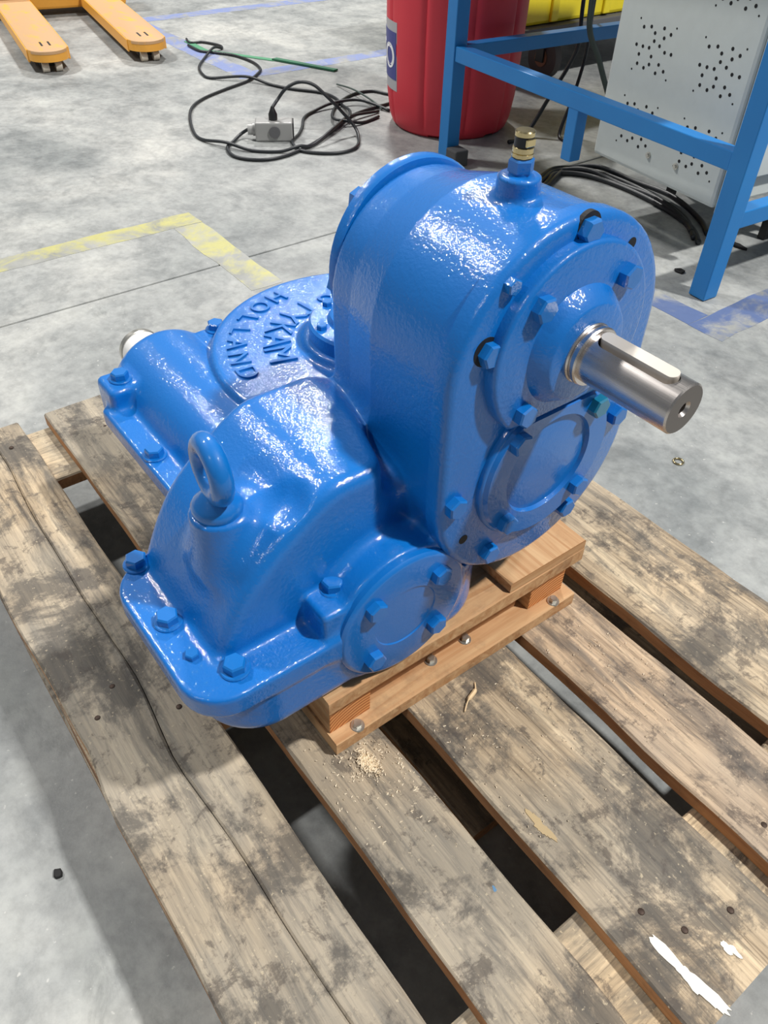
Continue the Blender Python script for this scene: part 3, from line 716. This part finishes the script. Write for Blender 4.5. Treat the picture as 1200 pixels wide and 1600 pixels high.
def wrap(a0, a1, z0, z1, off, th, name, mat, parent):
    n = 16; v = []; f = []
    for i in range(n+1):
        a = math.radians(a0+(a1-a0)*i/n)
        for z, o in ((z0, off), (z1, off), (z1, off+th), (z0, off+th)):
            r = drum_r(z)+o; v.append((DC[0]+r*math.cos(a), DC[1]+r*math.sin(a), z))
    for i in range(n):
        for k in range(4): f.append((i*4+k, i*4+(k+1) % 4, (i+1)*4+(k+1) % 4, (i+1)*4+k))
    f += [(0, 1, 2, 3), tuple(n*4+k for k in (3, 2, 1, 0))]
    m = MB(); m.add(v, f); return m.build(name, mat, parent, angle=40)
lb = wrap(-190, -96, 128, 336, -1, 2.0, 'drum_label', plain('grey_label', srgb(176, 176, 180), 0.45), drum)
wrap(-190, -97, 162, 306, 0, 2.0, 'label_band', plain('blue_label', srgb(58, 66, 140), 0.45), drum)
M['label_white'] = plain('label_lettering', srgb(240, 240, 244), 0.45)
def wrap_letter(ch, size, a_deg, z):
    cu = bpy.data.curves.new('letter', 'FONT'); cu.body = ch; cu.size = size; cu.align_x = 'CENTER'; cu.align_y = 'CENTER'; cu.offset = 0.0015; cu.extrude = 0.0005
    t = bpy.data.objects.new('letter_tmp', cu); col.objects.link(t); dg = bpy.context.evaluated_depsgraph_get()
    me = bpy.data.meshes.new_from_object(t.evaluated_get(dg)); bpy.data.objects.remove(t); bpy.data.curves.remove(cu)
    me.materials.clear(); me.materials.append(M['label_white'])
    for q in me.vertices:
        x, y, d = q.co; zz = z/1000+y; r = drum_r(zz*1000)/1000+0.0022+d; a = math.radians(a_deg)+x/0.236
        q.co = (DC[0]/1000+r*math.cos(a), DC[1]/1000+r*math.sin(a), zz)
    link('label_letter', me, drum)
wrap_letter('O', 0.105, -109, 228); wrap_letter('C', 0.105, -130, 228)

# ------------------------------------------------------------------ yellow bin on a trolley
ty = thing('trolley', (-1.65, 3.0, 0), 'low grey trolley with a caster wheel carrying the yellow bin', 'trolley')
m = MB(); m.box(-2000, -1290, 2450, 3700, 190, 222, 4); m.build('platform', plain('dark_grey_platform', srgb(92, 92, 94), 0.6), ty)
for x, y in ((-1400, 2790), (-1880, 2790), (-1400, 3560), (-1880, 3560)):
    m = MB(); m.lathe([(70, -22), (80, -18), (80, 18), (70, 22)], 'y', (x, y, 80.5), 40); w_ = m.build('caster_wheel', plain('grey_rubber_wheel', srgb(92, 88, 86), 0.7), ty, angle=35)
    m = MB(); m.lathe([(34, -26), (34, 26)], 'y', (x, y, 80.5), 24); m.build('hub', plain('rusty_hub', srgb(150, 110, 84), 0.6), w_, angle=35)
    m = MB(); m.box(x-22, x+22, y-36, y-28, 66, 190, 2); m.box(x-22, x+22, y+28, y+36, 66, 190, 2); m.box(x-40, x+40, y-40, y+40, 182, 191, 2); m.build('fork', M['black'], ty)
yb = thing('storage_bin', (-1.65, 3.0, 0.223), 'yellow plastic storage bin standing on the trolley', 'bin')
M['yel'] = plain('yellow_plastic', srgb(232, 212, 40), 0.45)
m = MB(); m.box(-1960, -1325, 2520, 3620, 223, 640, 14); m.build('bin_body', M['yel'], yb)
for y in (2700, 3010, 3320):
    m = MB(); m.box(-1327, -1312, y, y+40, 230, 620, 5); m.build('rib', M['yel'], yb)
m = MB(); m.box(-1990, -1295, 2490, 3650, 620, 655, 8); m.build('rim', M['yel'], yb)

# ------------------------------------------------------------------ pallet truck forks
pt = thing('pallet_truck', (-3.3, 1.45, 0), 'orange pallet truck with worn fork tines at the top left', 'pallet truck')
M['orange'] = NT('worn_orange_paint'); q = M['orange']
wv = q.ramp(q.noise(q.coord((2, 5, 2)), 4, 7, 0.68, 0.6), [(0.34, (0, 0, 0)), (0.46, (1, 1, 1))])
q.set(Base_Color=q.mix(q.math('MULTIPLY', wv, 0.75), srgb(230, 166, 70), srgb(176, 150, 124)), Roughness=0.5); M['orange_worn'] = q.mat
M['orange'] = plain('orange_paint', srgb(236, 170, 66), 0.45)
TA = math.radians(170)
for ox, oy in ((-2500, 1078), (-2456, 1490)):
    m = MB(); pts = [(1150, 80), (1150, -80)]
    for k in range(13):
        a = -math.pi/2+math.pi*k/12; pts.append((82-82*math.cos(a), 80*math.sin(a)))
    m.prism([(x, y) for x, y in pts], 72, 84, 3, 'z'); oriented(m, ox, oy, TA); tn = m.build('fork_tine', M['orange_worn'], pt, angle=35)
    m = MB()
    for sy in (-1, 1): m.box(70, 1150, sy*80-4, sy*80+4, 36, 82, 2)
    oriented(m, ox, oy, TA); m.build('side_flange', M['orange'], tn)
    nose = MB(); np_ = [(88-86*math.cos(-math.pi/2+math.pi*k/12), 82*math.sin(-math.pi/2+math.pi*k/12)) for k in range(13)]; nin = [(92-74*math.cos(math.pi/2-math.pi*k/12), 72*math.sin(math.pi/2-math.pi*k/12)) for k in range(13)]
    nose.prism(np_+nin, 44, 83, 0, 'z'); oriented(nose, ox, oy, TA); nose.build('nose', M['orange'], tn, angle=35)
    for y in (-22, 10):
        m = MB(); m.box(100, 170, y, y+8, 84.2, 84.6); oriented(m, ox, oy, TA); m.build('slot', M['dark'], tn)
    for y in (-26, 26):
        m = MB(); m.lathe([(20, -13), (20, 13)], 'y', (46, y, 20.5), 20); oriented(m, ox, oy, TA); m.build('roller', plain('white_nylon_roller', srgb(208, 200, 184), 0.5), pt, angle=35)
    m = MB(); m.box(60, 330, -44, 44, 18, 60, 4); oriented(m, ox, oy, TA); m.build('roller_arm', M['dark'], tn)
m = MB(); m.box(1080, 1300, -560, 130, 30, 260, 12); oriented(m, -2500, 1078, TA); m.build('cross_body', M['orange'], pt)

# ------------------------------------------------------------------ power box, cables, strap on the floor
def cable(pts, r, label, group=None, mat=None, name='power_cable', sub=7):
    P = smooth_path(pts, sub); m = MB(); m.tube(P, r, 8); return tag(m.build(name, mat or M['cable'], None, smooth=True), label, 'cable', group)
px = thing('power_box', (-1.34, 1.43, 0), 'small grey metal power box lying among the cables', 'power box')
BA = math.atan2(102, 64)
M['boxg'] = plain('grey_metal_box', srgb(168, 168, 166), 0.4, 0.3)
def bpart(m, name, mat, parent=None, **kw): oriented(m, -1350, 1354, BA); return m.build(name, mat, parent or px, **kw)
m = MB(); m.box(0, 128, 0, 62, 1, 62, 5); bx = bpart(m, 'box_body', M['boxg'])
m = MB(); m.lathe([(19, -6), (19, 2)], 'y', (66, 0, 32), 24); bpart(m, 'knob', plain('dark_grey_knob', srgb(96, 96, 98), 0.5), bx, angle=35)
m = MB(); m.lathe([(17, -26), (17, -10), (20, -9), (20, 1)], 'x', (0, 30, 32), 20); bpart(m, 'socket', M['boxg'], bx, angle=35)
m = MB(); m.box(127, 131, 2, 60, 3, 60, 1); bpart(m, 'end_plate', M['black'], bx)
m = MB(); m.lathe([(15, 61), (15, 80), (8, 96), (5, 104)], 'z', (62, 34, 0), 16); bpart(m, 'plug', M['black'], bx, angle=35)
c_, s_ = math.cos(BA), math.sin(BA)
plug = (-1350+62*c_-34*s_, 1354+62*s_+34*c_, 100); sock = (-1350-26*c_-30*s_, 1354-26*s_+30*c_, 32)
R = 5.5
cable([sock, (-1410, 1330, 14), (-1381, 1285, 6), (-1337, 1237, 6), (-1258, 1217, 6), (-1197, 1249, 6), (-1166, 1313, 6), (-1178, 1404, 6), (-1229, 1524, 6), (-1306, 1653, 6), (-1383, 1762, 6), (-1421, 1864, 6), (-1442, 2000, 6)], R, 'black cable curling from the socket end of the power box')
cable([(-2749, 1794, 6), (-2679, 1777, 6), (-2659, 1832, 6), (-2567, 1867, 6), (-2517, 1854, 6), (-2492, 1800, 18), (-2401, 1707, 6), (-2281, 1619, 6), (-2173, 1580, 6), (-2106, 1586, 6), (-2010, 1693, 18), (-1904, 1741, 6), (-1804, 1782, 6), (-1702, 1854, 6), (-1611, 1861, 6), (-1520, 1832, 6), (-1414, 1792, 18), (-1345, 1743, 18)], R, 'black cable with a small loop at its far end on the blue line')
cable([(-2638, 1747, 6), (-2525, 1744, 6), (-2464, 1785, 6), (-2377, 1838, 6), (-2243, 1853, 6), (-2136, 1831, 6), (-2077, 1792, 6), (-1995, 1693, 6), (-1939, 1562, 6), (-1876, 1433, 6), (-1798, 1343, 6), (-1687, 1276, 6), (-1537, 1215, 6), (-1453, 1206, 6), (-1355, 1243, 17), (-1271, 1292, 6), (-1211, 1368, 6), (-1194, 1428, 17), (-1205, 1494, 6), (-1290, 1641, 17), (-1362, 1755, 17), (-1385, 1905, 6)], R, 'long black cable swinging wide to the left of the power box')
cable([plug, (-1361, 1457, 118), (-1343, 1481, 152), (-1318, 1517, 172), (-1298, 1562, 162), (-1275, 1604, 122), (-1261, 1653, 72), (-1231, 1686, 25), (-1182, 1667, 6), (-1123, 1621, 6), (-1094, 1567, 6), (-1102, 1506, 6), (-1152, 1445, 6), (-1204, 1428, 6), (-1274, 1454, 6), (-1325, 1512, 6), (-1385, 1565, 6), (-1468, 1626, 6), (-1513, 1696, 6), (-1529, 1796, 17), (-1502, 1905, 17), (-1370, 1945, 6)], R, 'black cable arching up from the plug on the power box')
cable([(-1400, 2160, 6), (-1538, 2073, 6), (-1612, 2038, 6), (-1614, 1950, 6), (-1561, 1853, 6), (-1482, 1765, 6), (-1376, 1693, 17), (-1326, 1714, 17), (-1310, 1776, 6), (-1335, 1868, 6)], R, 'black cable loop coiled against the red drum')
cable([(-1762, 1973, 6), (-1634, 1964, 17), (-1479, 1941, 17), (-1400, 1932, 6)], 3.5, 'thin grey cable end lying behind the coil by the drum', mat=M['grey_cable'])
m = MB(); m.prism([(-2728, 1770), (-2529, 1762), (-2224, 1945), (-2216, 1962), (-2240, 1972), (-2535, 1790), (-2735, 1800)], 0.3, 3, 0, 'z'); st = thing('strap', (-2.2, 1.9, 0), 'flat green strap lying across the blue floor line', 'strap')
M['green'] = plain('green_webbing', srgb(74, 140, 104), 0.7); m.build('strap_section', M['green'], st)
m = MB(); m.prism([(-2232, 1948), (-1938, 2078), (-1942, 2102), (-2236, 1976)], 2, 9, 0, 'z'); m.build('strap_section', plain('dark_green_webbing', srgb(44, 104, 76), 0.7), st)
# cables hanging behind the cabinet and lying under it
cable([(-700, 2180, 700), (-700, 2198, 444), (-700, 2215, 357), (-700, 2279, 277), (-690, 2331, 190), (-640, 2400, 40), (-560, 2420, 9)], 9, 'thick grey cable hanging down beside the white cabinet', mat=M['grey_cable'])
cable([(-900, 2390, 700), (-900, 2393, 396), (-900, 2406, 272), (-900, 2376, 206), (-895, 2298, 120), (-880, 2180, 10), (-860, 2080, 8)], 7, 'black cable hanging nearest the caster wheel')
cable([(-880, 2430, 690), (-880, 2425, 390), (-880, 2430, 272), (-870, 2410, 190), (-850, 2360, 100), (-820, 2290, 8), (-760, 2260, 6)], 6, 'black cable hanging between the caster wheel and the grey cable')
for k, (dx, dy) in enumerate(((0, 0), (26, -26), (52, -40), (30, 30))):
    cable([(-520+dx, 1860+dy, 8), (-570+dx, 1960+dy, 8), (-585+dx*0.6, 2040+dy, 8), (-520+dx*0.6, 2110+dy, 8+9*(k % 2)), (-400+dx, 2130+dy, 8), (-240+dx, 2110+dy, 8+9*(k % 2)), (-100+dx, 2060+dy, 8), (-20+dx, 1990+dy, 8)], 8, 'black cable in the floor bundle under the cabinet, %s' % ('second from the drum side', 'third from the drum side', 'nearest the bench leg', 'farthest back of the four')[k], 'floor cables under the cabinet')
# litter
def bit(name, x, y, lx, ly, h, seed, mat, label, cat):
    r = random.Random(seed); m = MB(); pts = [(x+lx*math.cos(a)*r.uniform(.8, 1.15), y+ly*math.sin(a)*r.uniform(.8, 1.15)) for a in (2*math.pi*k/9 for k in range(9))]
    m.prism(pts, 0.4, h, h*0.35, 'z'); return tag(m.build(name, mat), label, cat)
bit('stone_chip', 663, -75, 6.5, 5, 5, 1, M['dark'], 'small black stone chip on the floor left of the pallet', 'stone')
bit('rubber_scrap', 97, 2035, 30, 9, 8, 2, M['dark'], 'black rubber scrap on the floor behind the bench leg', 'scrap')
bit('rubber_scrap', 107, 1774, 14, 12, 6, 3, M['dark'], 'small dark scrap on the floor beside the bench leg foot', 'scrap')
m = MB(); m.tube([(604+9*math.cos(a), 1123+9*math.sin(a), 2) for a in (2*math.pi*k/24 for k in range(24))], 1.8, 8, closed=True); tag(m.build('metal_ring', M['brass'], None, smooth=True), 'tiny yellowish ring lying on the floor right of the shaft', 'ring')
# sawdust and shavings in front of the crate
v = []; f = []; r = random.Random(5)
def flake(x, y, s, z):
    a = r.uniform(0, 6.28); h = r.uniform(0.4, 1.6); b0 = len(v)
    for k, (p, q) in enumerate(((-1, -.35), (1, -.3), (.9, .35), (-.8, .4))): v.append((x+s*(p*math.cos(a)-q*math.sin(a)), y+s*(p*math.sin(a)+q*math.cos(a)), z+h*(k % 2)))
    v.append((x, y, z+h+s*0.5)); f.extend([(b0, b0+1, b0+4), (b0+1, b0+2, b0+4), (b0+2, b0+3, b0+4), (b0+3, b0, b0+4), (b0+3, b0+2, b0+1, b0)])
for _ in range(700): flake(r.gauss(824, 8), r.gauss(242, 4.5), r.uniform(0.7, 1.7), 144.2+r.uniform(0, 2.5))
for _ in range(240):
    x, y = r.gauss(850, 34), r.gauss(258, 40)
    if 184 < y < 277 or 322 < y < 468: flake(x, y, r.uniform(.8, 2.0), 144.3)
for _ in range(200):
    x, y = r.uniform(815, 1000), r.uniform(325, 600)
    if y < 468 or y > 505: flake(x, y, r.uniform(.6, 1.5), 144.5)
me = mesh_from('sawdust', v, f, [plain('fresh_sawdust', srgb(252, 236, 208), 0.8)]); tag(link('sawdust', me), 'pale sawdust and wood shavings scattered in front of the crate', 'sawdust', kind='stuff')
sv = MB(); sv.tube(smooth_path([(838, 368, 147), (830, 380, 149), (824, 396, 148), (815, 404, 146)], 5), [0.8]*6+[2.6]*5+[1.0]*5, 6); tag(sv.build('wood_shaving', plain('pale_shaving', srgb(230, 202, 160), 0.8)), 'single curled wood shaving on the board near the screws', 'shaving')
